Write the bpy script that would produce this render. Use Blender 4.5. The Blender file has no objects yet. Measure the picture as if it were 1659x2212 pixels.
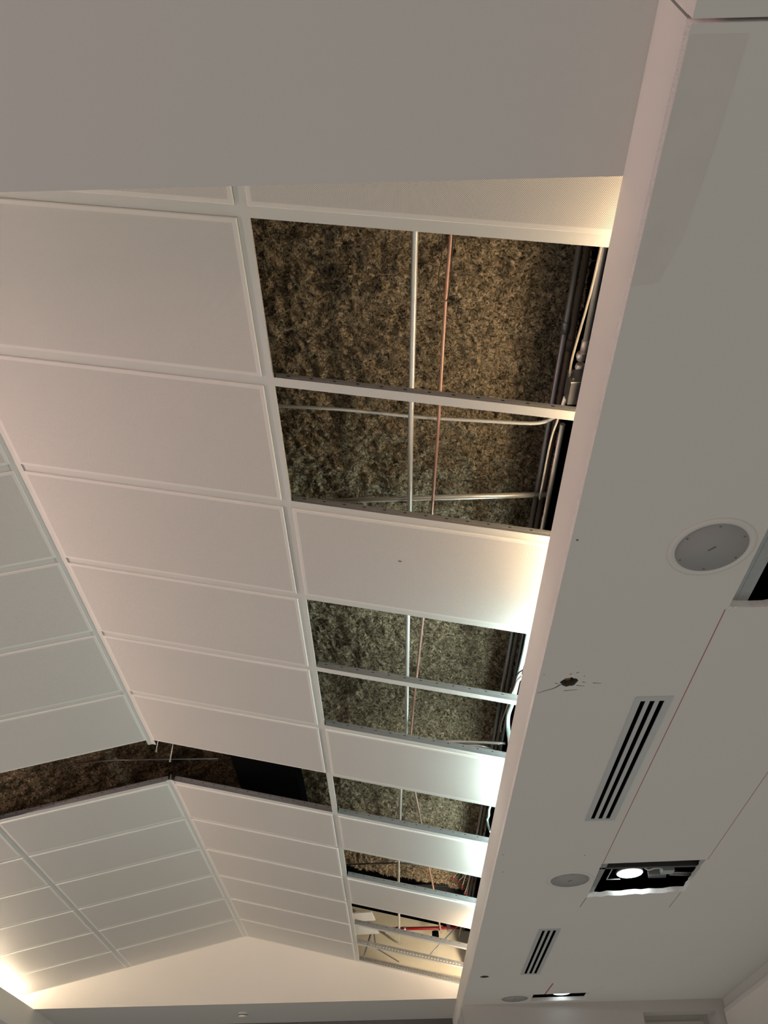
import bpy, bmesh, math, random
import numpy as np
from mathutils import Vector, Matrix, noise
random.seed(7); np.random.seed(7)
C = bpy.context.scene.collection
SC = bpy.context.scene

# ---------------------------------------------------------------- camera
F_PX = 1714.188
pitch, yaw, roll = math.radians(43.2733), math.radians(0.0562), math.radians(1.4307)
M = (Matrix.Rotation(yaw, 3, 'Z') @ Matrix.Rotation(pitch, 3, 'X'))
ri, fw = M @ Vector((1, 0, 0)), M @ Vector((0, 1, 0))
up = ri.cross(fw)
Rr = Matrix.Rotation(roll, 3, fw)
ri, up = Rr @ ri, Rr @ up
cam = bpy.data.cameras.new('camera'); co = bpy.data.objects.new('camera', cam); C.objects.link(co)
cam.sensor_fit = 'VERTICAL'; cam.sensor_height = 36; cam.lens = F_PX / 2212 * 36
cam.clip_start = 0.02; cam.clip_end = 100
mw = Matrix.Identity(4)
for i in range(3):
    mw[i][0] = ri[i]; mw[i][1] = up[i]; mw[i][2] = -fw[i]
co.matrix_world = mw
SC.camera = co
# ---------------------------------------------------------------- world, exposure
SC.view_settings.view_transform = 'Standard'; SC.view_settings.look = 'None'
SC.view_settings.gamma = 1.0; SC.view_settings.use_curve_mapping = False
SC.view_settings.exposure = 0.0
w = bpy.data.worlds.new('world'); SC.world = w; w.use_nodes = True
wn = w.node_tree; bg = wn.nodes['Background']
tc = wn.nodes.new('ShaderNodeTexCoord'); sx = wn.nodes.new('ShaderNodeSeparateXYZ')
wn.links.new(tc.outputs['Generated'], sx.inputs[0])
mr = wn.nodes.new('ShaderNodeMapRange'); mr.inputs['From Min'].default_value = -1; mr.inputs['From Max'].default_value = 1
wn.links.new(sx.outputs['Y'], mr.inputs['Value'])
rp = wn.nodes.new('ShaderNodeValToRGB')      # dim room light: warm behind the camera, cooler towards the far end
rp.color_ramp.elements[0].color = (0.36, 0.323, 0.28, 1); rp.color_ramp.elements[0].position = 0.1
rp.color_ramp.elements[1].color = (0.29, 0.29, 0.272, 1); rp.color_ramp.elements[1].position = 0.75
wn.links.new(mr.outputs[0], rp.inputs[0]); wn.links.new(rp.outputs[0], bg.inputs[0])
bg.inputs[1].default_value = 1.0
# unseen rose fill light added at the left to tint the fascia pink
pl = bpy.data.lights.new('rose_fill', 'POINT'); pl.energy = 80; pl.color = (1.0, 0.50, 0.56); pl.shadow_soft_size = 0.25
po = bpy.data.objects.new('rose_fill', pl); C.objects.link(po); po.location = (-3.6, -0.1, 1.25)

# cove lighting values: (y0, y1, colour, strength)
WARM, ROSE, COOL, CREAM = (1.0, 0.74, 0.47), (1.0, 0.72, 0.60), (0.80, 1.0, 0.95), (1.0, 0.80, 0.58)
COVE_R = [(0.95, 1.75, WARM, 55), (1.85, 2.75, WARM, 95), (2.85, 3.75, COOL, 150), (3.95, 4.85, COOL, 140),
          (5.05, 5.95, COOL, 155), (6.1, 6.8, COOL, 150), (7.0, 7.9, CREAM, 130), (8.1, 9.1, CREAM, 125)]
COVE_L = [(0.95 + i * 1.04, 0.95 + i * 1.04 + .94, ROSE if i < 5 else CREAM, 270 if i < 5 else 150) for i in range(8)]

# ---------------------------------------------------------------- measures
XR, ZR, TA, W = -1.6015, 2.5549, 0.2253, 1.2
A = math.atan(TA); CA, SA = math.cos(A), math.sin(A); WS = W / CA
Y0, P = 1.1017, 0.6298
YG = Y0 + 13 * P
LR, LL, H1, H0, YN = 0.6048, -3.7039, 1.9197, 1.6932, 0.8616
def Y(k): return Y0 + k * P
def roofz(x, off=0): return ZR + off - TA * abs(x - XR)

# ---------------------------------------------------------------- materials
def newmat(name):
    m = bpy.data.materials.new(name); m.use_nodes = True
    return m, m.node_tree, m.node_tree.nodes['Principled BSDF']
def simple(name, col, rough=0.6, metal=0.0, var=0.0, scale=8, bump=0.0, bscale=60, spec=0.5):
    m, t, b = newmat(name)
    b.inputs['Base Color'].default_value = (*col, 1); b.inputs['Roughness'].default_value = rough
    b.inputs['Metallic'].default_value = metal; b.inputs['Specular IOR Level'].default_value = spec
    co_ = t.nodes.new('ShaderNodeTexCoord')
    if var:
        n = t.nodes.new('ShaderNodeTexNoise'); n.inputs['Scale'].default_value = scale; n.inputs['Detail'].default_value = 4
        t.links.new(co_.outputs['Object'], n.inputs['Vector'])
        mx = t.nodes.new('ShaderNodeMix'); mx.data_type = 'RGBA'
        mx.inputs[6].default_value = (*[c * (1 - var) for c in col], 1); mx.inputs[7].default_value = (*[min(1, c * (1 + var)) for c in col], 1)
        t.links.new(n.outputs['Fac'], mx.inputs[0]); t.links.new(mx.outputs[2], b.inputs['Base Color'])
    if bump:
        n2 = t.nodes.new('ShaderNodeTexNoise'); n2.inputs['Scale'].default_value = bscale; n2.inputs['Detail'].default_value = 3
        t.links.new(co_.outputs['Object'], n2.inputs['Vector'])
        bp = t.nodes.new('ShaderNodeBump'); bp.inputs['Strength'].default_value = bump; bp.inputs['Distance'].default_value = 0.004
        t.links.new(n2.outputs['Fac'], bp.inputs['Height']); t.links.new(bp.outputs[0], b.inputs['Normal'])
    return m
def emis(name, col, s):
    m, t, b = newmat(name)
    b.inputs['Base Color'].default_value = (*col, 1)
    b.inputs['Emission Color'].default_value = (*col, 1); b.inputs['Emission Strength'].default_value = s
    return m
PLASTER = simple('painted_plaster', (0.72, 0.71, 0.68), 0.75, var=0.02, scale=1.5, bump=0.08, bscale=220)
PLASTER_W = simple('warm_white_paint', (0.78, 0.74, 0.68), 0.7, var=0.02, scale=1.5)
HOLEG = simple('hole_rim_shade', (0.10, 0.09, 0.075), 0.9, var=0.4, scale=60)  # dark rim colour stands in for shade inside the broken round holes
GYPSUM = simple('broken_gypsum', (0.85, 0.85, 0.82), 0.9, var=0.12, scale=60, bump=0.6, bscale=150)
RAIL = simple('white_rail_enamel', (0.68, 0.685, 0.65), 0.5)
GALV = simple('galvanised_steel', (0.42, 0.43, 0.43), 0.42, 0.7, var=0.12, scale=30)
DSTEEL = simple('dark_steel', (0.09, 0.093, 0.097), 0.5, 0.4, var=0.2, scale=12)
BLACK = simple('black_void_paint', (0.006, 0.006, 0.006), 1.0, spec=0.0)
SILVER = simple('conduit_steel', (0.88, 0.87, 0.82), 0.38, 0.62, var=0.08, scale=14)
GREYC = simple('grey_conduit', (0.28, 0.285, 0.29), 0.36, 0.8, var=0.2, scale=10)
BROWNC = simple('dull_brown_conduit', (0.15, 0.125, 0.10), 0.55, 0.3, var=0.2, scale=10)
COPPER = simple('copper_pipe', (0.62, 0.37, 0.29), 0.38, 0.6, var=0.2, scale=9)
WIREW = simple('white_cable', (0.72, 0.70, 0.64), 0.5)
WIRED = simple('dull_white_cable', (0.33, 0.30, 0.25), 0.6)
WIREG = simple('pale_green_cable', (0.34, 0.42, 0.40), 0.5)
WIREB = simple('brown_cable', (0.05, 0.03, 0.02), 0.6)
REDP = simple('red_pipe_paint', (0.36, 0.015, 0.02), 0.4)
REDW = simple('red_wire_cap', (0.55, 0.02, 0.04), 0.5)
REDL = simple('red_chalk', (0.36, 0.05, 0.035), 0.9)
GRILLE = simple('speaker_grille', (0.36, 0.36, 0.355), 0.7, bump=0.25, bscale=900)
TRIMW = simple('speaker_trim', (0.70, 0.69, 0.66), 0.6)
VENT = simple('vent_aluminium', (0.56, 0.58, 0.58), 0.45, 0.25, var=0.05, scale=5)
SLAB = simple('cream_slab_wall', (0.92, 0.84, 0.64), 0.85, var=0.12, scale=5, bump=0.3, bscale=40)
DOORP = simple('door_paint', (0.62, 0.60, 0.56), 0.5)
DARKMARK = simple('grime_and_hole_shade', (0.16, 0.15, 0.13), 0.9, var=0.4, scale=60)  # also darkens the cups that stand in for shade in the round holes
SMUDGE = simple('filler_patch', (0.685, 0.665, 0.625), 0.8, var=0.08, scale=10)
GREENP = simple('filler_patch_green', (0.66, 0.69, 0.62), 0.8, var=0.05, scale=10)

def tile_material():
    m, t, b = newmat('perforated_tile'); N, L = t.nodes, t.links
    b.inputs['Roughness'].default_value = 0.5
    c = N.new('ShaderNodeTexCoord'); s = N.new('ShaderNodeSeparateXYZ'); L.new(c.outputs['Object'], s.inputs[0])
    def math_(op, a, bb=None):
        n = N.new('ShaderNodeMath'); n.operation = op
        for i, v in enumerate((a, bb)):
            if v is None: continue
            if hasattr(v, 'links'): L.new(v, n.inputs[i])
            else: n.inputs[i].default_value = v
        return n.outputs[0]
    PT = 0.0055
    sc_ = []
    for op in ('ADD', 'SUBTRACT'):
        q = math_('DIVIDE', math_(op, s.outputs['X'], s.outputs['Y']), PT)
        q = math_('SUBTRACT', math_('FRACT', math_('ADD', q, 1000.0)), 0.5)
        sc_.append(math_('MULTIPLY', q, q))
    d = math_('ADD', sc_[0], sc_[1])
    hole = math_('LESS_THAN', d, 0.072)
    inx = math_('LESS_THAN', math_('ABSOLUTE', s.outputs['X']), 0.578)
    iny = math_('LESS_THAN', math_('ABSOLUTE', s.outputs['Y']), 0.278)
    inz = math_('LESS_THAN', s.outputs['Z'], -0.005)
    k = math_('MULTIPLY', math_('MULTIPLY', hole, inx), math_('MULTIPLY', iny, inz))
    mx = N.new('ShaderNodeMix'); mx.data_type = 'RGBA'
    mx.inputs[6].default_value = (0.775, 0.755, 0.715, 1); mx.inputs[7].default_value = (0.10, 0.095, 0.085, 1)
    L.new(k, mx.inputs[0]); L.new(mx.outputs[2], b.inputs['Base Color'])
    return m
TILE = tile_material()
def wool_material():
    m, t, b = newmat('mineral_wool'); N, L = t.nodes, t.links
    b.inputs['Roughness'].default_value = 0.95; b.inputs['Specular IOR Level'].default_value = 0.1
    c = N.new('ShaderNodeTexCoord')
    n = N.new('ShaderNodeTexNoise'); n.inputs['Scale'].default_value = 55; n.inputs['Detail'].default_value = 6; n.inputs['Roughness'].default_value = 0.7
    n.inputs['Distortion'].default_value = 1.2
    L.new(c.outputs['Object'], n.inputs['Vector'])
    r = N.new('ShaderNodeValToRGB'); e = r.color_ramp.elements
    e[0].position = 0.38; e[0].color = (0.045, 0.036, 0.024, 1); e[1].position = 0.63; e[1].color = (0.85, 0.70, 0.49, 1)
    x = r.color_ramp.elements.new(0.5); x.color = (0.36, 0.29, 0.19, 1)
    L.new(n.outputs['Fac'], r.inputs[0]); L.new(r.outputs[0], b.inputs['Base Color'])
    bp = N.new('ShaderNodeBump'); bp.inputs['Strength'].default_value = 1.0; bp.inputs['Distance'].default_value = 0.02
    L.new(n.outputs['Fac'], bp.inputs['Height']); L.new(bp.outputs[0], b.inputs['Normal'])
    return m
WOOL = wool_material()

# ---------------------------------------------------------------- mesh helpers
class MB:
    def __init__(s): s.v = []; s.f = []
    def box(s, x0, x1, y0, y1, z0, z1, m=None):
        b = len(s.v)
        for z in (z0, z1):
            for x, y in ((x0, y0), (x1, y0), (x1, y1), (x0, y1)):
                p = Vector((x, y, z)); s.v.append(tuple(m @ p) if m else tuple(p))
        s.f += [(b, b+3, b+2, b+1), (b+4, b+5, b+6, b+7), (b, b+1, b+5, b+4), (b+1, b+2, b+6, b+5), (b+2, b+3, b+7, b+6), (b+3, b, b+4, b+7)]
        return s
    def poly_prism(s, pts, z0, z1):
        b = len(s.v); n = len(pts)
        s.v += [(x, y, z0) for x, y in pts] + [(x, y, z1) for x, y in pts]
        s.f.append(tuple(reversed(range(b, b+n)))); s.f.append(tuple(range(b+n, b+2*n)))
        s.f += [(b+i, b+(i+1) % n, b+n+(i+1) % n, b+n+i) for i in range(n)]
        return s
    def tube(s, pts, r, seg=10, caps=True):
        pts = [Vector(p) for p in pts]; n = len(pts)
        rings = []; ref = None
        for i, p in enumerate(pts):
            d = (pts[min(i+1, n-1)] - pts[max(i-1, 0)]).normalized()
            if ref is None:
                ref = d.orthogonal().normalized()
            ref = (ref - d * ref.dot(d)).normalized(); bi = d.cross(ref)
            rr = r[i] if isinstance(r, (list, tuple)) else r
            b = len(s.v); rings.append(b)
            for k in range(seg):
                a = 2*math.pi*k/seg; s.v.append(tuple(p + ref*math.cos(a)*rr + bi*math.sin(a)*rr))
        for a, b in zip(rings, rings[1:]):
            s.f += [(a+k, a+(k+1) % seg, b+(k+1) % seg, b+k) for k in range(seg)]
        if caps:
            s.f.append(tuple(reversed(range(rings[0], rings[0]+seg)))); s.f.append(tuple(range(rings[-1], rings[-1]+seg)))
        return s
    def lathe(s, prof, seg=48, c=(0, 0, 0)):      # prof: (r, z)
        b = len(s.v)
        for r, z in prof:
            for k in range(seg):
                a = 2*math.pi*k/seg; s.v.append((c[0]+r*math.cos(a), c[1]+r*math.sin(a), c[2]+z))
        for i in range(len(prof)-1):
            o, q = b+i*seg, b+(i+1)*seg
            s.f += [(o+k, o+(k+1) % seg, q+(k+1) % seg, q+k) for k in range(seg)]
        s.f.append(tuple(reversed(range(b, b+seg)))); e = b+(len(prof)-1)*seg; s.f.append(tuple(range(e, e+seg)))
        return s
    def build(s, name, mat, parent=None, smooth=False):
        me = bpy.data.meshes.new(name); me.from_pydata(s.v, [], s.f); me.update()
        bm = bmesh.new(); bm.from_mesh(me); bmesh.ops.recalc_face_normals(bm, faces=bm.faces); bm.to_mesh(me); bm.free()
        me.materials.append(mat)
        if smooth:
            for p in me.polygons: p.use_smooth = len(p.vertices) == 4
        o = bpy.data.objects.new(name, me); C.objects.link(o)
        if parent: o.parent = parent
        return o
def B(*a): return MB().box(*a)
def smoothpath(pts, n=8):
    P_ = [Vector(p) for p in pts]; P_ = [P_[0]*2-P_[1]] + P_ + [P_[-1]*2-P_[-2]]; out = []
    for i in range(1, len(P_)-2):
        a, b, c, d = P_[i-1:i+3]
        for k in range(n):
            t = k/n; out.append(0.5*((2*b)+(c-a)*t+(2*a-5*b+4*c-d)*t*t+(3*b-a-3*c+d)*t**3))
    out.append(P_[-2]); return out
def tag(o, label=None, cat=None, group=None, kind=None):
    if label: o['label'] = label
    if cat: o['category'] = cat
    if group: o['group'] = group
    if kind: o['kind'] = kind
    return o
def empty(name, label, cat, loc=(0, 0, 0), rot=(0, 0, 0), group=None):
    o = bpy.data.objects.new(name, None); o.empty_display_size = 0.1; C.objects.link(o)
    o.location = loc; o.rotation_euler = rot; return tag(o, label, cat, group)
def struct(o): o['kind'] = 'structure'; return o
def copy_tree(o, parent=None):
    c = o.copy(); C.objects.link(c)
    if parent: c.parent = parent
    for ch in list(o.children): copy_tree(ch, c)
    return c
def filled(name, outline, holes, z, thick, mats):
    """flat board with real cut-outs"""
    cu = bpy.data.curves.new(name, 'CURVE'); cu.dimensions = '2D'; cu.fill_mode = 'BOTH'; cu.extrude = thick/2
    for pts in [outline] + holes:
        sp = cu.splines.new('POLY'); sp.points.add(len(pts)-1); sp.use_cyclic_u = True
        for i, (x, y) in enumerate(pts): sp.points[i].co = (x, y, 0, 1)
    tmp = bpy.data.objects.new(name+'_c', cu); C.objects.link(tmp)
    bpy.context.view_layer.update()
    me = bpy.data.meshes.new_from_object(tmp.evaluated_get(bpy.context.evaluated_depsgraph_get()))
    bpy.data.objects.remove(tmp); bpy.data.curves.remove(cu)
    me.name = name; me.materials.clear()
    for m_ in mats: me.materials.append(m_)
    for p in me.polygons: p.material_index = 0 if abs(p.normal.z) > 0.5 or len(mats) < 2 else 1
    o = bpy.data.objects.new(name, me); C.objects.link(o); o.location.z = z + thick/2
    return struct(o)
def circle(cx, cy, r, n=40, jit=0, ph=0):
    return [(cx+(r+random.uniform(-jit, jit))*math.cos(2*math.pi*i/n+ph), cy+(r+random.uniform(-jit, jit))*math.sin(2*math.pi*i/n+ph)) for i in range(n)]
def ragged(corners, jits, n=14):
    out = []
    for i, c in enumerate(corners):
        d = corners[(i+1) % len(corners)]; j = jits[i]
        nx, ny = (d[1]-c[1]), -(d[0]-c[0]); L_ = math.hypot(nx, ny); nx /= L_; ny /= L_
        for k in range(n):
            t = k/n; e = random.uniform(-j, j) if k else 0
            out.append((c[0]+(d[0]-c[0])*t+nx*e, c[1]+(d[1]-c[1])*t+ny*e))
    return out

# ================================================================= STRUCTURE
TH = 0.03
HOLE1 = [(1.235, 1.75), (1.86, 1.75), (1.86, 2.335), (1.235, 2.342)]
HOLE2 = [(1.241, 4.907), (1.856, 4.882), (1.872, 5.437), (1.254, 5.507)]
HOLE3 = [(1.216, 8.125), (1.712, 8.10), (1.712, 8.365), (1.217, 8.385)]
random.seed(11)
cuts = [ragged(HOLE1, [.001, .001, .010, .001]), ragged(HOLE2, [.001, .006, .013, .001]), ragged(HOLE3, [.001, .001, .003, .001]),
        [(1.042, 2.978), (1.178, 2.978), (1.178, 4.238), (1.042, 4.238)][::-1],
        [(1.036, 6.182), (1.170, 6.182), (1.170, 7.40), (1.036, 7.40)][::-1],
        circle(1.078, 2.011, .122), circle(1.092, 5.174, .122), circle(1.063, 8.252, .122),
        circle(0.731, 2.833, .034, 18, .005), circle(0.732, 7.46, .036, 16, .006)]
YC = 0.467            # open joint across soffit and fascia
filled('ceiling', [(LR, YC+.004), (3.02, YC+.004), (3.02, 10.2), (LR, 10.2)], cuts, H0, TH, [PLASTER, GYPSUM])
for o_ in list(C.objects):
    if o_.name == 'ceiling':
        o_.data.materials.append(HOLEG)
        for p_ in o_.data.polygons:
            if p_.material_index == 1 and any(math.hypot(p_.center.x-a, p_.center.y-b) < .05 for a, b in ((.731, 2.833), (.732, 7.46))): p_.material_index = 2
struct(B(LR, 3.02, -1.6, YC-.004, H0, H0+TH).build('ceiling', PLASTER))
# fascia between soffit and upper ceiling
struct(B(LR, LR+.014, YC+.003, 10.2, H0+TH, H1).build('trim_1', PLASTER))
struct(B(LR, LR+.014, -1.6, YC-.003, H0+TH, H1).build('trim_2', PLASTER))
struct(B(LL-.014, LL, -1.6, 10.2, H0, H1).build('trim_3', PLASTER))
struct(B(-6.5, LL-.014, -1.6, 10.2, H0, H0+TH).build('ceiling', PLASTER))
# upper flat ceiling, near and far of the vault
struct(B(LL, LR, -1.6, YN, H1, H1+.02).build('ceiling', PLASTER))
struct(B(LL, LR, YG+.02, 10.2, H1, H1+.02).build('ceiling', PLASTER))
# gable walls of the vault
def gable(y0_, y1_, off, mat, name, zb):
    m = MB(); xs = [XR-2.41, XR, XR+2.41]
    pts = [(xs[0], zb)] + [(x, roofz(x, off)) for x in xs] + [(xs[2], zb)]
    b = len(m.v)
    for yy in (y0_, y1_): m.v += [(x, yy, z) for x, z in pts]
    n = len(pts); m.f = [tuple(range(n)), tuple(range(2*n-1, n-1, -1))] + [(i, (i+1) % n, n+(i+1) % n, n+i) for i in range(n)]
    return struct(m.build(name, mat))
gable(YG, YG+.02, 0.012, PLASTER_W, 'wall_gable_far', H1)
gable(YG+.02, YG+.06, 0.53, SLAB, 'wall_slab_far', H1+.02)
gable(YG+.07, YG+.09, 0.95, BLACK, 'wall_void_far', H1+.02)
gable(YN-.03, YN-.005, 0.95, PLASTER_W, 'wall_gable_near', H1+.02)
# vault side walls behind the coves, cove floors
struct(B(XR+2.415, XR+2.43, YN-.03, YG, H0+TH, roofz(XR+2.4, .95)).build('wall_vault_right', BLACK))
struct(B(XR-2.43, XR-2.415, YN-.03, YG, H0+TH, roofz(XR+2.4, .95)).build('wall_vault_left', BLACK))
# roof deck over everything
m = MB()
for s in (1, -1):
    xs = sorted([XR, XR+s*2.5]); b = len(m.v)
    for yy in (-1.6, 10.2):
        for x in xs: m.v.append((x, yy, roofz(x, .93)))
        for x in xs: m.v.append((x, yy, roofz(x, .97)))
    m.f += [(b, b+1, b+5, b+4), (b+2, b+3, b+7, b+6), (b, b+1, b+3, b+2), (b+4, b+5, b+7, b+6)]
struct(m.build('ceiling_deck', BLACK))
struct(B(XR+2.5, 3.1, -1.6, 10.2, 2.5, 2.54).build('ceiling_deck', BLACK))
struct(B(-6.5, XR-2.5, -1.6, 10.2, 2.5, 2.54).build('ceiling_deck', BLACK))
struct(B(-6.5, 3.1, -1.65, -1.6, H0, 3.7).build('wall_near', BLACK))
struct(B(-6.5, 3.1, 10.2, 10.25, -1.5, 3.7).build('wall_far', simple('far_wall_light_block', (0.12, 0.12, 0.12), 0.9, var=0.1)))  # unseen; coloured dark and extended down to dim the far flat ceiling
struct(B(-6.55, -6.5, -1.65, 10.25, H0, 3.0).build('wall_left', PLASTER))
# right wall: set-back strip under the soffit, wall face below it
struct(B(3.0, 3.05, -1.65, 10.2, 0.9, 2.5).build('wall_right', PLASTER))
struct(B(2.965, 3.0, -1.65, 8.4, 0.9, 1.60).build('trim_4', PLASTER))
# end wall under the soffit with a deep opening
m = MB(); m.box(LR, 2.24, 8.45, 8.6, 0.9, H0); m.box(2.24, 2.90, 8.45, 8.6, 1.60, H0); m.box(2.90, 3.0, 8.45, 8.6, 0.9, H0)
struct(m.build('wall_end', simple('grey_wall_paint', (0.52, 0.52, 0.50), 0.8, var=0.04, scale=3)))
struct(B(2.24, 3.0, 9.05, 9.1, 0.9, H0).build('wall_recess', PLASTER))
m = MB(); m.box(2.28, 2.95, 9.0, 9.05, 1.58, 1.62).box(2.28, 2.32, 9.0, 9.05, 0.9, 1.58).box(2.91, 2.95, 9.0, 9.05, 0.9, 1.58)
dr = struct(m.build('door_1', DOORP)); B(2.32, 2.91, 9.02, 9.05, 0.9, 1.58).build('door_leaf', DOORP, dr)

# ================================================================= CEILING GRID
ORD = ['', 'first', 'second', 'third', 'fourth', 'fifth', 'sixth', 'seventh', 'eighth']
COLN = {'R2': 'right fascia column', 'R1': 'column right of ridge', 'L1': 'column left of ridge', 'L2': 'left cove column'}
def place(col, yc, o, ds=0.0):
    s = 1 if col[0] == 'R' else -1
    d = (0.5 if col[1] == '1' else 1.5)*WS + ds
    o.location = (XR + s*d*CA, yc, ZR - d*SA); o.rotation_euler = (0, s*A, 0)
def make_tile():
    m = MB(); hx, hy, c, dz = .5945, .2944, .0025, -.0065
    b = 0
    ring = lambda x, y, z: [(-x, -y, z), (x, -y, z), (x, y, z), (-x, y, z)]
    m.v = ring(hx-c, hy-c, dz) + ring(hx, hy, dz+.0022) + ring(hx, hy, .002) + ring(hx+.009, hy+.009, .002) + ring(hx+.009, hy+.009, .004)
    m.f = [(0, 1, 2, 3), (16, 17, 18, 19)]
    for i in range(4):
        o = i*4; m.f += [(o+k, o+(k+1) % 4, o+4+(k+1) % 4, o+4+k) for k in range(4)]
    return m.build('ceiling_tile', TILE)
def rowlab(r):
    return (ORD[6-r] + ' before the dark slit') if r < 6 else (ORD[r-6] + ' beyond the dark slit')
first = None
ROWS = {'R2': [-1, 2, 5, 7, 9], 'R1': [r for r in range(-1, 13) if r != 6], 'L1': [r for r in range(-1, 13) if r != 6], 'L2': [r for r in range(-1, 13) if r != 6]}
R2LAB = {-1: 'near white perforated tile running into the near bulkhead, at the head of the largest opening',
         2: 'white ceiling tile at the fascia between the two largest openings and the next pair',
         5: 'white ceiling tile at the fascia level with the near edge of the dark slit',
         7: 'white ceiling tile at the fascia just beyond the opening in line with the dark slit',
         9: 'farthest white ceiling tile at the fascia, before the openings showing the cream slab'}
for col, rows in ROWS.items():
    for r in rows:
        if first is None: t = first = make_tile()
        else: t = first.copy(); C.objects.link(t)
        place(col, Y(r)+P/2, t)
        lab = R2LAB[r] if col == 'R2' else 'white perforated tile, %s, %s' % (COLN[col], rowlab(r) if r >= 0 else 'touching the near bulkhead')
        tag(t, lab, 'ceiling tile', 'white perforated ceiling tiles')
m = MB().lathe([(.006, -.001), (.006, .0)], 12, (0, 0, 0))
sm = m.build('stain', DARKMARK, None)
for o_ in C.objects:
    if o_.get('label') == R2LAB[2]: sm.parent = o_
sm.location = (-.17+.03, -.06, -.0086); sm.scale = (1.4, .7, 1); sm['label'] = 'small dark spot'

def tee(length, slotted, full=False):
    """flange 35 mm wide with a stem and a top bulb, along local X"""
    e = empty('cross_tee', None, None)
    h = length/2
    B(-h, h, -.019, .019, 0, .0015).build('flange', RAIL, e)
    m = MB()
    if slotted:      # punched stem: web in pieces around slots
        m.box(-h, h, -.0012, .0012, .0015, .013); m.box(-h, h, -.0012, .0012, .026, .032)
        n = int(length/.03)
        for i in range(n+1):
            x = -h + i*(2*h-.012)/n; m.box(x, x+.012, -.0012, .0012, .013, .026)
    else:
        m.box(-h, h, -.0012, .0012, .0015, .034)
    m.box(-h, h, -.0045, .0045, .034, .046)
    n = int(length/.085)
    nb = len(m.f)
    for i in range(n):
        x = -h+.04+i*.085; m.box(x, x+.012, -.0052, -.004, .0335, .0365)
    st = m.build('stem', GALV, e); st.data.materials.append(BLACK if not slotted else SILVER)
    for p in st.data.polygons:
        if p.index >= nb: p.material_index = 1
    return e
tp, ts = tee(WS-.036, False), tee(WS-.036, True)
used = set()
for col in ('R2', 'R1', 'L1', 'L2'):
    for k in range(0, 14):
        if k == 6 and col != 'R2': continue
        src = ts if (col == 'R2' and k >= 12) else tp
        if src not in used: o = src; used.add(src)
        else: o = copy_tree(src)
        place(col, Y(k) if k < 13 else Y(k)-.02, o)
        if col == 'R2' and k in (1, 4):
            lab = 'bare white cross rail with grey steel stem between the two %s openings' % ('largest' if k == 1 else 'middle')
        elif col == 'R2' and k in (11, 12, 13):
            lab = 'bare cross rail in front of the cream slab, %s' % {11: 'nearest of three', 12: 'middle of three', 13: 'farthest, against the gable'}[k]
        elif k == 7 and col != 'R2':
            lab = 'cross rail with dark stem along the far edge of the slit, %s' % COLN[col]
        else:
            pos = (ORD[6-k] + ' before the dark slit') if k < 6 else ('bordering the dark slit' if k == 6 else ORD[k-6] + ' beyond the dark slit')
            lab = 'white cross rail, %s, %s' % (COLN[col], pos)
        tag(o, lab, 'ceiling rail', 'cross rails of the ceiling grid')
# main rails along the hall
def main_rail(name, x, y0_, y1_, rot, label, wide=.019):
    e = empty(name, label, 'ceiling rail', (x, 0, roofz(x)), (0, rot, 0))
    B(-wide, wide, y0_, y1_, -.0003, .0012).build('flange', RAIL, e)
    B(-.0012, .0012, y0_, y1_, .0012, .034).box(-.0045, .0045, y0_, y1_, .034, .046).build('stem', RAIL, e)
    return e
main_rail('main_rail', XR+W, YN, YG, A, 'long white main rail between open bays and the column right of the ridge')
main_rail('main_rail', XR-W, YN, YG, -A, 'long white main rail on the left slope, by the bright left cove')
def ridge(y0_, y1_, label):
    e = empty('ridge_rail', label, 'ceiling rail', (XR, 0, ZR), (0, 0, 0))
    m = MB(); b = 0; hw = .026
    prof = [(-hw, -TA*hw-.001), (0, -.001), (hw, -TA*hw-.001), (hw, -TA*hw+.0025), (0, .0025), (-hw, -TA*hw+.0025)]
    n = 6
    for yy in (y0_, y1_): m.v += [(x, yy, z-.004) for x, z in prof]
    m.f = [tuple(range(n)), tuple(range(2*n-1, n-1, -1))] + [(i, (i+1) % n, n+(i+1) % n, n+i) for i in range(n)]
    m.build('cap', RAIL, e)
    B(-.0015, .0015, y0_, y1_, .0, .04).build('stem', GALV, e)
    return e
ridge(YN, Y(6)+.045, 'near length of white ridge rail, ending with a cut tip over the dark slit')
ridge(Y(7)-.035, YG, 'far length of white ridge rail, from the dark slit to the gable wall')
# perimeter angle at the gable
for s, nm in ((1, 'right'), (-1, 'left')):
    o = B(0, 2*WS-.02, -.022, 0, -.0028, -.0008).build('wall_angle', RAIL)
    o.location = (XR, YG, ZR); o.rotation_euler = (0, A, 0) if s > 0 else (0, math.pi-A, 0)
    if s < 0: o.rotation_euler = (0, -A, 0); o.location = (XR-2*W+.02, YG, ZR-2*W*TA+.02*TA)
    tag(o, 'thin white wall angle where the %s slope meets the gable wall' % nm, 'wall angle')

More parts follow.
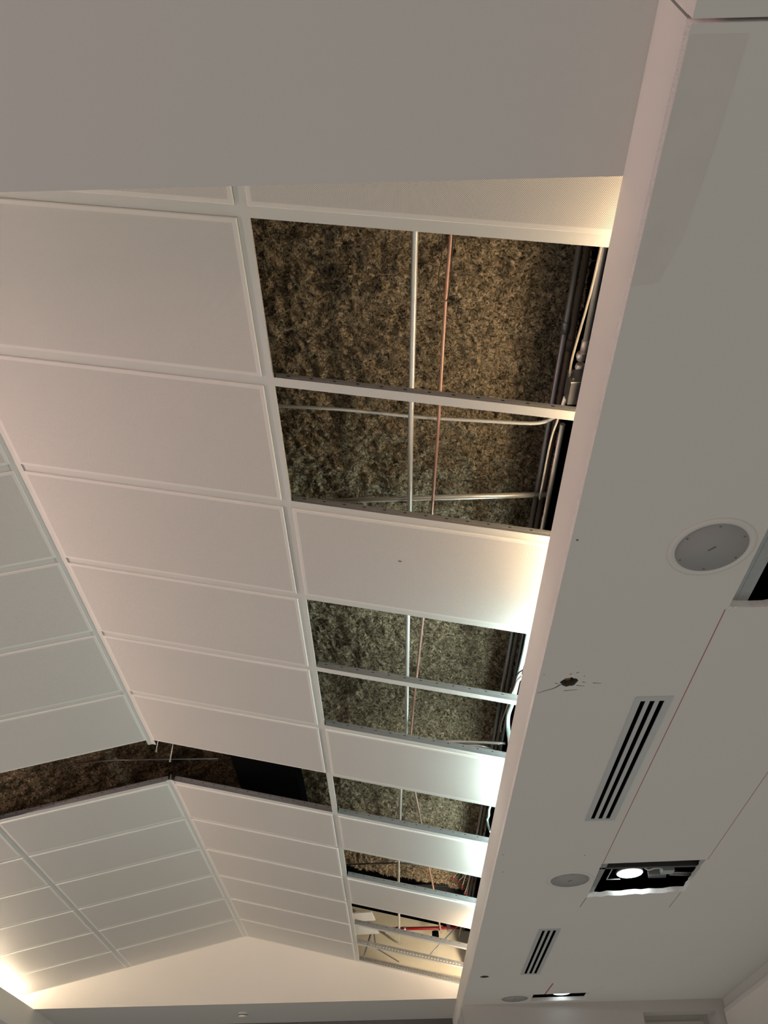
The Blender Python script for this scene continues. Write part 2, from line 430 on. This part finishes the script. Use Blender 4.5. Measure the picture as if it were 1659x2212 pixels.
# ================================================================= MINERAL WOOL
OFFW = 0.60
def wool_surface():
    V, Fc = [], []
    def patch(x0, x1, y0_, y1_, st):
        nx, ny = int((x1-x0)/st), int((y1_-y0_)/st); b = len(V)
        for j in range(ny+1):
            y = y0_ + j*st
            for i in range(nx+1):
                x = x0 + i*st
                q = Vector((x, y, 0))
                h = .035*noise.noise(q*4) + .036*noise.noise(q*11+Vector((3, 0, 0))) + .030*noise.noise(q*32) + .014*noise.noise(q*75)
                V.append((x + .006*noise.noise(q*50+Vector((0, 9, 0))), y, roofz(x, OFFW)+h))
        for j in range(ny):
            for i in range(nx):
                a = b + j*(nx+1) + i; Fc.append((a, a+nx+1, a+nx+2, a+1))
    patch(-.95, .77, 1.0, 8.25, .009)
    patch(-4.0, -.95, 5.2, 8.0, .016)
    # fibres
    nf = 60000
    rs = np.random.RandomState(3)
    xs = np.concatenate([rs.uniform(-.9, .76, nf*4//5), rs.uniform(-3.9, -.9, nf//5)])
    ys = np.concatenate([rs.uniform(1.1, 8.24, nf*4//5), rs.uniform(5.3, 7.4, nf//5)])
    for x, y in zip(xs, ys):
        q = Vector((x, y, 0)); h = .035*noise.noise(q*4) + .036*noise.noise(q*11+Vector((3, 0, 0))) + .030*noise.noise(q*32)
        z = roofz(x, OFFW)+h-.002
        a = rs.uniform(0, 6.283); a2 = a+rs.uniform(-1.4, 1.4); l = rs.uniform(.007, .016); wd = rs.uniform(.0009, .0018)
        dz = rs.uniform(.002, .014)
        p = [Vector((x, y, z)), Vector((x+math.cos(a)*l, y+math.sin(a)*l, z-dz)), Vector((x+math.cos(a)*l+math.cos(a2)*l, y+math.sin(a)*l+math.sin(a2)*l, z-dz*rs.uniform(-.2, 1.2)))]
        nn = Vector((-math.sin(a), math.cos(a), 0))*wd; b = len(V)
        V.extend([tuple(p[0]-nn), tuple(p[0]+nn), tuple(p[1]-nn), tuple(p[1]+nn), tuple(p[2]-nn*.5), tuple(p[2]+nn*.5)])
        Fc.extend([(b, b+1, b+3, b+2), (b+2, b+3, b+5, b+4)])
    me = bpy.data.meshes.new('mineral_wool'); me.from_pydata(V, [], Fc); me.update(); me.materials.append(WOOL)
    me.polygons.foreach_set('use_smooth', [True]*len(me.polygons))
    o = bpy.data.objects.new('mineral_wool', me); C.objects.link(o)
    tag(o, 'shaggy brown mineral wool insulation above the open ceiling bays', 'insulation', kind='stuff')
wool_surface()
# dark beams in the void
tag(B(-1.14, -.70, .9, YG, 2.62, 2.80).build('roof_beam', BLACK), 'wide black beam crossing above the dark slit, right of the ridge', 'beam')
e = empty('steel_beam', 'dark steel cross beam seen past the end of the insulation', 'beam', (0, 8.36, 2.60))
B(-.05, .79, -.03, .03, .10, .118).box(-.05, .79, -.03, .03, -.02, -.002).box(-.05, .79, -.004, .004, 0, .10).build('beam', DSTEEL, e)
B(.50, .53, -.034, .034, -.30, -.02).build('post', DSTEEL, e)

# ================================================================= PIPES, CONDUITS AND CABLES
def pipe(name, pts, r, mat, label, cat, smooth=0, group=None):
    if smooth: pts = smoothpath(pts, smooth)
    return tag(MB().tube(pts, r, 12).build(name, mat, None, True), label, cat, group)
def coupler(parent, c, d, r, l, mat):
    c, d = Vector(c), Vector(d).normalized()
    return MB().tube([c-d*l/2, c+d*l/2], r, 12).build('coupling', mat, parent, True)
pipe('conduit', [(0.126, .9, 2.418), (0.114, 2.024, 2.418), (0.112, 2.585, 2.419), (0.107, 3.357, 2.42), (0.1, 4.657, 2.422), (0.065, 5.474, 2.429), (0.053, 6.219, 2.432), (0.043, 6.869, 2.434), (0.04, 7.376, 2.435), (0.04, 8.357, 2.435), (0.038, 9.28, 2.436)], .0112, SILVER,
     'long bright steel conduit running the length of the hall above the open bays', 'conduit', 3)
pipe('copper_pipe', [(0.244, .9, 2.44), (0.242, 1.231, 2.44), (0.233, 1.504, 2.442), (0.226, 2.048, 2.443), (0.213, 2.618, 2.446), (0.188, 3.425, 2.452), (0.131, 4.741, 2.464), (.14, 5.15, 2.46), (0.155, 5.416, 2.459), (0.17, 5.586, 2.456), (0.226, 6.14, 2.443), (0.292, 6.922, 2.428), (0.356, 7.541, 2.414), (0.462, 8.757, 2.39)], .0068, COPPER,
     'thin reddish copper pipe running beside the bright steel conduit', 'pipe', 3)
pipe('cable', [(0.213, 1.0, 2.43), (0.213, 1.208, 2.426), (0.211, 1.354, 2.427), (0.204, 1.423, 2.426), (0.218, 1.49, 2.417), (0.236, 1.5, 2.415), (0.245, 1.419, 2.419), (0.245, 1.285, 2.42), (.25, 1.0, 2.425)], .002, WIREB,
     'thin dark cable looping round the copper pipe in the largest opening', 'cable', 6)
pipe('conduit', [(-0.519, 2.125, 2.641), (-0.163, 2.096, 2.561), (0.14, 2.087, 2.492), (0.433, 2.065, 2.426), (0.57, 2.052, 2.394), (0.625, 2.04, 2.382), (0.665, 2.012, 2.373), (0.69, 1.965, 2.367), (.70, 1.90, 2.36)], .0075, SILVER,
     'pale conduit crossing the second opening and curving up at the fascia', 'conduit', 5)
pipe('conduit', [(-0.619, 2.82, 2.733), (0.15, 2.631, 2.56), (0.72, 2.496, 2.431)], .0125, SILVER,
     'thick steel conduit slanting across the far edge of the second opening', 'conduit')
pipe('conduit', [(0.05, 4.66, 2.384), (0.277, 4.565, 2.332), (0.443, 4.501, 2.294), (0.578, 4.461, 2.264), (0.69, 4.437, 2.243)], .0085, SILVER,
     'straight pale conduit in the far corner of the fourth opening', 'conduit', 3)
pipe('conduit', [(0.15, 4.70, 2.36), (0.251, 4.637, 2.338), (0.418, 4.571, 2.3), (0.53, 4.515, 2.272), (0.6, 4.525, 2.258), (0.64, 4.575, 2.25), (.66, 4.66, 2.245)], .0085, SILVER,
     'bent pale conduit curving beside the straight one in the fourth opening', 'conduit', 5)
pipe('conduit', [(-0.62, 7.49, 2.634), (-0.482, 7.399, 2.603), (-0.001, 7.078, 2.494), (0.25, 6.98, 2.437)], .0065, GREYC,
     'thin grey conduit crossing the opening before the dark beam', 'conduit')
pipe('conduit', [(-3.04, 6.222, 3.02), (-2.194, 5.826, 2.888), (-1.25, 5.38, 2.66)], .006, GREYC,
     'thin grey rod crossing the dark slit below the insulation', 'rod')
for pts, nm in ((((-1.59, 4.98, 3.48), (-1.605, 5.049, 2.556)), 'short threaded hanger rod by the cut tip of the near ridge rail'), (((-1.50, 5.05, 3.46), (-1.532, 5.165, 2.539)), 'longer threaded hanger rod crossing the thin rod in the slit')):
    h = empty('hanger_rod', nm, 'hanger', (0, 0, 0)); MB().tube(pts, .003, 8).build('rod', SILVER, h, True)
    MB().tube([Vector(pts[1])+Vector((0, 0, .02)), pts[1]], .007, 6).build('nut', SILVER, h)
# run of conduits behind the fascia
def run(x, z, y0_, y1_, r, mat, label, cps=()):
    e = empty('conduit', label, 'conduit', (x, 0, z), group='conduits behind the fascia')
    MB().tube([(0, y0_, 0), (0, (y0_+y1_)/2, .004), (0, y1_, 0)], r, 12).build('tube', mat, e, True)
    for c in cps: coupler(e, (0, c, 0), (0, 1, 0), r*1.3, .05, mat)
run(.68, 2.47, .9, 9.2, .0125, GREYC, 'grey conduit nearest the insulation in the run behind the fascia', (1.66, 4.4, 7.2))
run(.725, 2.53, .9, 9.2, .0125, BROWNC, 'dull brown conduit, second from the insulation behind the fascia', (1.78, 5.6))
run(.765, 2.56, 3.2, 9.2, .011, GREYC, 'dark conduit closest to the vault side wall, starting at the third opening', (6.4,))
run(.735, 2.375, .9, 1.70, .011, SILVER, 'short pale conduit ending in a coupling above the steel box', (1.68,))
run(.71, 2.38, 2.05, 3.3, .010, SILVER, 'pale conduit starting in the second opening beside the fascia', ())
pipe('cable', [(0.655, .95, 2.14), (0.66, 1.151, 2.165), (0.66, 1.356, 2.185), (0.66, 1.631, 2.247), (0.675, 1.75, 2.29)], .0042, WIRED,
     'straight white cable slanting across the conduits in the largest opening', 'cable', 4)
b_ = empty('junction_box', 'small steel junction box at the fascia in the largest opening', 'junction box', (.705, 1.80, 2.29))
B(-.03, .03, -.05, .05, -.035, .035).build('body', DSTEEL, b_); B(-.032, .032, -.053, -.05, -.037, .037).build('cover', GREYC, b_)
for dx, dz in ((-.02, .02), (.02, -.02), (-.02, -.02)): MB().tube([(dx, -.056, dz), (dx, -.053, dz)], .004, 8).build('screw', SILVER, b_)
for y_, z_ in ((1.715, 2.365), (1.755, 2.352)):
    tag(MB().tube([(.725, y_-.014, z_), (.725, y_, z_-.002), (.725, y_+.016, z_-.004)], [.016, .019, .014], 12).build('conduit_connector', SILVER, None, True),
        'ribbed steel connector above the steel box, %s of two' % ('upper' if y_ < 1.73 else 'lower'), 'connector')
pipe('cable', [(.67, 1.84, 2.29), (0.665, 1.95, 2.30), (.66, 2.1, 2.33), (.665, 2.45, 2.36)], .004, WIREW, 'thin pale wire leaving the steel box towards the second opening', 'cable', 5)
pipe('cable', [(.68, 2.95, 2.17), (0.672, 3.139, 2.165), (0.67, 3.346, 2.16), (0.67, 3.624, 2.182), (0.67, 3.852, 2.191), (0.67, 4.05, 2.222), (0.67, 4.13, 2.19), (0.67, 4.15, 2.10), (.67, 4.2, 2.08)], .0115, WIREG,
     'thick pale green flexible conduit hanging behind the fascia in the middle openings', 'flexible conduit', 6)
pipe('cable', [(0.66, 3.40, 2.075), (0.655, 3.52, 2.12), (0.66, 3.68, 2.165), (0.665, 3.846, 2.216), (0.68, 3.96, 2.25)], .008, WIREW, 'white cable crossing over the pale green flexible conduit', 'cable', 6)
pipe('cable', [(0.66, 3.36, 2.085), (0.65, 3.5, 2.14), (0.66, 3.70, 2.19), (0.67, 3.82, 2.23)], .004, WIREB, 'dark thin wire lying along the white cable behind the fascia', 'cable', 6)
pipe('cable', [(0.70, 4.15, 2.36), (0.70, 4.357, 2.401), (0.70, 4.53, 2.432), (0.70, 4.60, 2.430), (0.70, 4.615, 2.41)], .005, WIREW, 'white wire with hooked end in the fourth opening', 'cable', 6)
pipe('cable', [(0.66, 5.22, 2.20), (0.66, 5.342, 2.215), (0.662, 5.40, 2.20), (0.66, 5.49, 2.212), (0.66, 5.47, 2.15), (0.66, 5.40, 2.09)], .007, WIREG, 'short pale coiled cable at the fascia in the opening level with the slit', 'cable', 6)
# loose red-capped wires
wires = [[(.62, 7.25, 2.50), (.60, 7.45, 2.53), (.58, 7.62, 2.60)], [(.64, 7.2, 2.44), (.63, 7.35, 2.45), (.62, 7.55, 2.45)], [(.66, 7.2, 2.42), (.65, 7.4, 2.40), (.64, 7.58, 2.40)],
         [(.61, 7.3, 2.55), (.585, 7.5, 2.55), (.55, 7.68, 2.56)], [(.65, 7.25, 2.5), (.64, 7.5, 2.52), (.60, 7.66, 2.53)]]
wl = ['uppermost', 'lowest', 'rightmost', 'leftmost', 'middle']
for i, p_ in enumerate(wires):
    h = empty('loose_wire', 'loose white wire with red cap hanging by the fascia, %s of five' % wl[i], 'wire', (0, 0, 0), group='red-capped loose wires')
    sp_ = smoothpath(p_, 6); MB().tube(sp_, .003, 6).build('wire', WIREW, h, True)
    d = (sp_[-1]-sp_[-2]).normalized(); MB().tube([sp_[-1], sp_[-1]+d*.02, sp_[-1]+d*.045], [.004, .011, .008], 8).build('wire_cap', REDW, h, True)
pipe('cable', [(.18, 8.2, 2.50), (.24, 8.1, 2.56), (.32, 8.05, 2.56), (.36, 8.05, 2.52)], .003, WIREW, 'thin white wire arching beside the copper pipe near the steel beam', 'cable', 6)
# sprinkler pipe and bits in front of the cream slab
rp_ = empty('sprinkler_pipe', 'red sprinkler pipe crossing in front of the cream slab', 'pipe', (0, 9.1, 2.53))
MB().tube([(-.25, 0, .005), (.3, 0, 0), (.70, 0, 0)], .016, 12).build('pipe', REDP, rp_, True)
for x in (.02, .10): MB().tube([(x-.012, 0, .002), (x+.012, 0, .002)], .021, 12).build('coupling', REDP if x < .1 else SILVER, rp_, True)
B(.455, .48, -.03, -.02, -.03, .13).build('strap', BROWNC, rp_)
tag(MB().tube([(.42, 9.12, 2.505), (.42, 9.12, 2.45), (.42, 9.12, 2.435)], [.034, .036, .022], 16).build('sprinkler_cup', BLACK, None, True), 'black cup hanging under the red sprinkler pipe', 'sprinkler cup')
for p_, r, lb in (([(0.66, 8.98, 2.52), (0.35, 9.0, 2.255)], .008, 'right'), ([(-0.24, 9.1, 2.525), (-0.26, 9.0, 2.45), (-0.33, 9.0, 2.245)], .009, 'left'), ([(-0.23, 9.1, 2.53), (-0.206, 9.1, 2.354), (0.03, 9.1, 2.22)], .006, 'middle')):
    tag(MB().tube(p_, r, 6).build('brace', GREYC), '%s thin steel brace in front of the cream slab' % lb, 'brace')
for k, (pts, lb) in enumerate((([(-.43, 8.05), (-.22, 8.02), (-.19, 8.27), (-.43, 8.30)], 'nearer'), ([(-.42, 8.42), (-.20, 8.40), (-.165, 8.70), (-.42, 8.72)], 'farther'))):
    o = MB().poly_prism(pts, 0, .012).build('plasterboard_scrap', GYPSUM)
    o.location.z = 2.36 + .02; o.rotation_euler = (0, 0, 0)
    tag(o, '%s white plasterboard offcut lying at the left end of the farthest openings' % lb, 'plasterboard')

# ================================================================= COVE LIGHTS
def cove(side, y0_, y1_, col, st, label):
    x = .765 if side == 'R' else -3.92
    e = empty('cove_light', label, 'cove light', (x, (y0_+y1_)/2, 1.925), group='cove lights behind the %s fascia' % ('right' if side == 'R' else 'left'))
    h = (y1_-y0_)/2
    B(-.018, .018, -h, h, -.012, .0).build('batten', RAIL, e)
    B(-.03, .03, -.05, .05, -.2, -.012).build('bracket', DSTEEL, e)
    B(-.012, .012, -h+.01, h-.01, .0, .012).build('diffuser', emis('led_%s_%d' % (side, int(y0_*100)), col, st), e)
on = ['first', 'second', 'third', 'fourth', 'fifth', 'sixth', 'seventh', 'eighth']
for i, a in enumerate(COVE_R): cove('R', *a, '%s glowing light strip behind the right fascia, %s from the camera' % ('warm' if a[2] != COOL else 'cool', on[i]))
for i, a in enumerate(COVE_L): cove('L', *a, 'glowing light strip behind the left fascia, %s from the camera' % on[i])

# ================================================================= SOFFIT FITTINGS
def speaker():
    e = empty('ceiling_speaker', None, None)
    MB().lathe([(.121, -.0015), (.124, -.0045), (.135, -.0045), (.144, -.002), (.1445, 0)], 64).build('trim_ring', TRIMW, e, True)
    MB().lathe([(.119, 0), (.1185, -.003), (.0, -.0042)], 64).build('grille', GRILLE, e, True)
    B(-.014, .014, -.0022, .0022, -.0062, -.0040, Matrix.Rotation(-.75, 4, 'Z')).build('badge', DARKMARK, e)
    for k in range(6):
        a = k*math.pi/3+.5; MB().lathe([(.0035, -.0042), (.0035, -.003)], 8, (.108*math.cos(a), .108*math.sin(a), 0)).build('screw', DARKMARK, e)
    B(-.1, .1, -.1, .1, .032, .12).build('back_box', BLACK, e)
    return e
s0 = speaker()
for i, (x, y, lb) in enumerate(((1.078, 2.011, 'nearest, beside the large cut hole'), (1.092, 5.174, 'middle one, left of the lit cut hole'), (1.063, 8.252, 'farthest, left of the small lit hole'))):
    o = s0 if i == 0 else copy_tree(s0)
    o.location = (x, y, H0); tag(o, 'round grey ceiling speaker in the soffit, ' + lb, 'speaker', 'ceiling speakers')
def diffuser(c, label):     # c: near-left, near-right, far-right, far-left
    x0, x1 = (c[0][0]+c[3][0])/2, (c[1][0]+c[2][0])/2; y0_, y1_ = c[0][1], c[2][1]
    e = empty('slot_diffuser', label, 'air vent', ((x0+x1)/2, (y0_+y1_)/2, H0), group='slot diffusers')
    hw, hl = (x1-x0)/2, (y1_-y0_)/2; m = MB(); zt, zb = 0.0, -.004
    xs = [-hw, -hw+.026, -hw+.047, -hw+.066, -hw+.087, -hw+.106, -hw+.127, hw]
    m.box(xs[0], xs[1], -hl, hl, zb, zt).box(xs[6], xs[7], -hl, hl, zb, zt)
    m.box(xs[1], xs[6], -hl, -hl+.032, zb, zt).box(xs[1], xs[6], hl-.024, hl, zb, zt)
    m.build('frame', VENT, e)
    for a, b in ((2, 3), (4, 5)): B(xs[a], xs[b], -hl+.032, hl-.024, zb+.001, .0).build('blade', VENT, e)
    B(-hw+.03, hw-.03, -hl+.03, hl-.03, .032, .15).build('plenum', BLACK, e)
    B(-hw+.0235, -hw+.0255, -hl+.030, hl-.022, 0, .04).box(-hw+.1275, -hw+.1295, -hl+.030, hl-.022, 0, .04).box(-hw+.0255, -hw+.1275, -hl+.029, -hl+.031, 0, .04).box(-hw+.0255, -hw+.1275, hl-.0235, hl-.0215, 0, .04).build('liner', BLACK, e)
    return e
diffuser([(1.028, 2.964), (1.186, 2.964), (1.192, 4.25), (1.034, 4.25)], 'nearer long slot air vent with three black slots in the soffit')
diffuser([(1.024, 6.17), (1.184, 6.17), (1.176, 7.41), (1.026, 7.41)], 'farther slot air vent with three black slots in the soffit')

# red chalk lines on the soffit
def chalk(a, b, wd, label, mat=REDL):
    a, b = Vector((*a, 0)), Vector((*b, 0)); d = (b-a).normalized(); n = Vector((-d.y, d.x, 0))*wd/2
    pts = [(p.x, p.y) for p in (a-n, b-n, b+n, a+n)]
    o = MB().poly_prism(pts, H0-.0006, H0-.0001).build('chalk_line', mat); return tag(o, label, 'chalk line')
chalk((1.226, 2.36), (1.247, 4.90), .0028, 'thin red line on the soffit from the near cut hole to the lit hole')
chalk((1.80, 2.45), (1.865, 4.88), .0022, 'faint red line on the soffit at the far right, leading to the lit hole')
chalk((1.852, 5.46), (1.849, 5.76), .003, 'short red line beyond the right corner of the lit hole')
chalk((1.252, 5.51), (1.239, 5.70), .004, 'short grey pencil line beyond the left corner of the lit hole', DARKMARK)
chalk((1.338, 7.74), (1.318, 8.12), .010, 'short red smear leading to the small far hole')
chalk((1.80, 7.85), (1.735, 8.06), .012, 'short brown smear right of the small far hole', SMUDGE)

# filler patches on the soffit (differently toned paint)
def patch(pts, mat, label, dz=.0004):
    o = MB().poly_prism(pts, H0-dz, H0-.0001).build('paint_patch', mat); return tag(o, label, 'paint patch')
patch([(LR+.002, .49), (.72, .49), (.715, .70), (.70, .90), (.67, 1.02), (LR+.002, 1.03)], SMUDGE, 'beige repainted patch on the soffit edge beside the open joint')

# hole 1, hole 2, hole 3 contents
def furring(x, y0_, y1_, label, wd):
    e = empty('furring_channel', label, 'channel', (x, (y0_+y1_)/2, H0+TH)); h = (y1_-y0_)/2
    B(-.012, .0, -h, h, 0, .045).box(0, wd, -h, h, .0, .002).box(wd-.002, wd, -h, h, .002, .012).box(wd*.45, wd*.5, -h, h, -.001, .0).build('profile', GALV, e); return e
furring(1.236, 1.6, 2.40, 'galvanised channel along the left edge of the near cut hole', .078)
pipe('cable', [(1.30, 1.72, 1.80), (1.285, 1.95, 1.77), (1.29, 2.15, 1.765), (1.275, 2.33, 1.76), (1.25, 2.42, 1.76)], .004, WIREW, 'white wire sagging inside the near cut hole', 'cable', 6)
pipe('cable', [(1.34, 1.72, 1.79), (1.315, 2.0, 1.765), (1.315, 2.2, 1.76), (1.285, 2.36, 1.755)], .0045, WIREG, 'paler wire beside the white one inside the near cut hole', 'cable', 6)
for y_ in (1.98, 2.12):
    tag(MB().tube([(1.262, y_, 1.745), (1.30, y_+.01, 1.742)], .0045, 8).build('screw', SILVER, None, True), 'steel screw at the channel in the near cut hole, %s' % ('nearer' if y_ < 2.05 else 'farther'), 'screw')
furring(1.25, 4.75, 5.60, 'galvanised channel along the left edge of the lit hole', .052)
e = empty('cross_channel', 'dark steel channel crossing the near side of the lit hole', 'channel', (1.55, 5.075, H0+TH))
B(-.4, .4, -.012, .012, .0, .03).build('profile', DSTEEL, e)
LEDW = emis('white_led', (0.88, 0.97, 1.0), 14)
def lamp(x, y, z, label, tilt=0, LEDW=LEDW):
    e = empty('recessed_lamp', label, 'lamp', (x, y, z), (tilt, 0, 0), group='lamps in the cut holes')
    MB().lathe([(.086, 0), (.088, .012), (.06, .05), (.055, .09)], 40).build('housing', GALV, e, True)
    MB().lathe([(.0, -.012), (.05, -.010), (.078, -.004), (.082, 0)][::-1], 40).build('lens', LEDW, e, True)
    return e
lamp(1.535, 5.40, 1.80, 'bright white lamp glowing inside the middle cut hole')
lamp(1.50, 8.29, 1.738, 'bright white lamp glowing inside the small far hole', 0, emis('far_led', (0.88, 0.97, 1.0), 2.5))
B_ = empty('ballast_box', 'grey metal control box hanging right of the lamp in the lit hole', 'control box', (1.69, 5.36, 1.765), (0.15, .1, -.25))
B(-.05, .06, -.07, .07, 0, .035).build('body', GREYC, B_); B(-.045, -.035, -.062, -.06, .01, .02).build('terminal', WIREW, B_)
tag(B(1.69, 1.765, 5.20, 5.27, 1.745, 1.79).build('terminal_cover', WIREG), 'pale terminal cover above the control box in the lit hole', 'terminal cover')
B_ = empty('mounting_bracket', 'slotted steel bracket at the right of the lit hole', 'bracket', (1.83, 5.33, 1.765), (0, .1, -.15))
B(-.06, .08, -.03, -.005, 0, .003).box(-.06, .08, .01, .035, 0, .003).box(-.06, -.055, -.03, .035, 0, .02).build('plate', GALV, B_)
pipe('cable', [(1.56, 5.2, 1.79), (1.60, 5.22, 1.76), (1.65, 5.21, 1.765), (1.70, 5.23, 1.77)], .006, WIREW, 'white cable between lamp and terminal cover in the lit hole', 'cable', 6)
tag(MB().box(1.38, 1.384, 5.2, 5.42, 1.77, 1.774).box(1.38, 1.384, 5.2, 5.204, 1.77, 1.85).box(1.38, 1.47, 5.42, 5.424, 1.77, 1.774).build('wire_bracket', SILVER), 'thin wire spring bracket left of the lamp in the lit hole', 'bracket')
# unseen parts added to block cove light: shields, then hole cups
# light-blocking strips added above the cove lights to darken conduits and wool
for sgn, nm in ((1, 'right'), (-1, 'left')):
    e = empty('cove_shield', 'unseen added light-blocking track above the %s cove lights' % nm, 'shield', (XR+sgn*2.415, 0, 2.045))
    x0, x1 = (-.084, 0) if sgn > 0 else (0, .03)
    B(x0, x1, YN, YG, .014, .017).box(x1-.002 if sgn > 0 else x0, x1 if sgn > 0 else x0+.002, YN, YG, .017, .05).build('shield', BLACK, e)
for (cx, cy) in ((0.731, 2.833), (0.732, 7.46)):  # dark cups added so cove light stays out of the round holes
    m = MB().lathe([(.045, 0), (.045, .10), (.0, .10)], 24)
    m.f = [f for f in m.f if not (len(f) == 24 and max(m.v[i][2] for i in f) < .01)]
    o = m.build('hole_shade_cup', DARKMARK); o.location = (cx, cy, H0+TH); struct(o)
# rusty pipe end in the damaged round hole
o = empty('pipe_stub', 'rusty brass pipe end inside the broken round hole near the fascia', 'pipe end', (.731, 2.845, 1.715))
MB().tube([(0, 0, 0), (0, 0, .06)], .014, 12).build('stub', simple('rusty_brass', (0.35, 0.20, 0.07), 0.5, 0.5, var=0.5, scale=90), o, True)
MB().lathe([(.022, .012), (.028, .02), (.022, .03)], 20).build('collar', DSTEEL, o, True)
# cracks and scuffs around that hole
random.seed(5)
def crack(pts, wd, label):
    m = MB(); P_ = [Vector((x, y, 0)) for x, y in pts]
    for i, (a, b) in enumerate(zip(P_, P_[1:])):
        d = (b-a).normalized(); n = Vector((-d.y, d.x, 0)); w0, w1 = wd*(1-i/len(P_)*.8)/2, wd*(1-(i+1)/len(P_)*.8)/2
        m.poly_prism([(a-n*w0)[:2], (b-n*w1)[:2], (b+n*w1)[:2], (a+n*w0)[:2]], H0-.0007, H0-.0001)
    return tag(m.build('crack', DARKMARK), label, 'crack')
crack([(.70, 2.85), (.685, 2.87), (.672, 2.882), (.645, 2.895), (.612, 2.915)], .006, 'crack running from the broken round hole to the soffit edge')
scuffs = [((.785, 2.835), (.80, 2.84)), ((.83, 2.845), (.865, 2.85)), ((.72, 2.90), (.775, 2.895)), ((.725, 2.775), (.735, 2.77)), ((.75, 2.765), (.762, 2.76)), ((.785, 2.79), (.79, 2.792)), ((.675, 2.84), (.69, 2.845)), ((.62, 2.77), (.624, 2.772)), ((.765, 2.86), (.80, 2.868))]
m = MB()
for a, b in scuffs:
    a, b = Vector((*a, 0)), Vector((*b, 0)); d = (b-a).normalized(); n = Vector((-d.y, d.x, 0))*.002
    m.poly_prism([(a-n)[:2], (b-n*.4)[:2], (b+n*.4)[:2], (a+n)[:2]], H0-.0006, H0-.0001)
tag(m.build('scuff_marks', DARKMARK), 'small dark scuffs scattered around the broken round hole', 'scuff marks', kind='stuff')
for k_, (x, y) in enumerate(((.625, 1.955), (.635, 4.72), (.66, 5.0), (1.115, 5.0-.24))):
    tag(MB().lathe([(.004, -.0008), (.004, -.0001)], 10, (x, y, H0)).build('nick', DARKMARK), 'tiny dark nick in the soffit paint, %s from the camera' % on[k_], 'paint nick')
# torn corners of the holes
for (cx, cy, lb) in ((1.235, 2.35, 'near cut hole'), (1.258, 5.512, 'lit hole')):
    m = MB()
    for k in range(9):
        x, y = cx+random.uniform(-.012, .03), cy+random.uniform(-.006, .012)
        m.poly_prism([(x, y), (x+random.uniform(.004, .014), y+random.uniform(-.004, .004)), (x+random.uniform(0, .008), y+random.uniform(.003, .007))], H0-random.uniform(.001, .004), H0-.0002)
    tag(m.build('torn_paper', GYPSUM), 'torn plasterboard paper at the left corner of the %s' % lb, 'torn paper')

# smoke detector on the far upper ceiling
e = empty('smoke_detector', 'small white smoke detector on the far flat ceiling below the gable', 'smoke detector', (-1.631, 9.70, H1))
MB().lathe([(.05, 0), (.05, -.014)], 32).build('base', RAIL, e, True)
MB().lathe([(.044, -.014), (.044, -.024)], 32).build('vent_ring', DARKMARK, e, True)
MB().lathe([(.046, -.024), (.040, -.036), (.0, -.040)], 32).build('cap', RAIL, e, True)
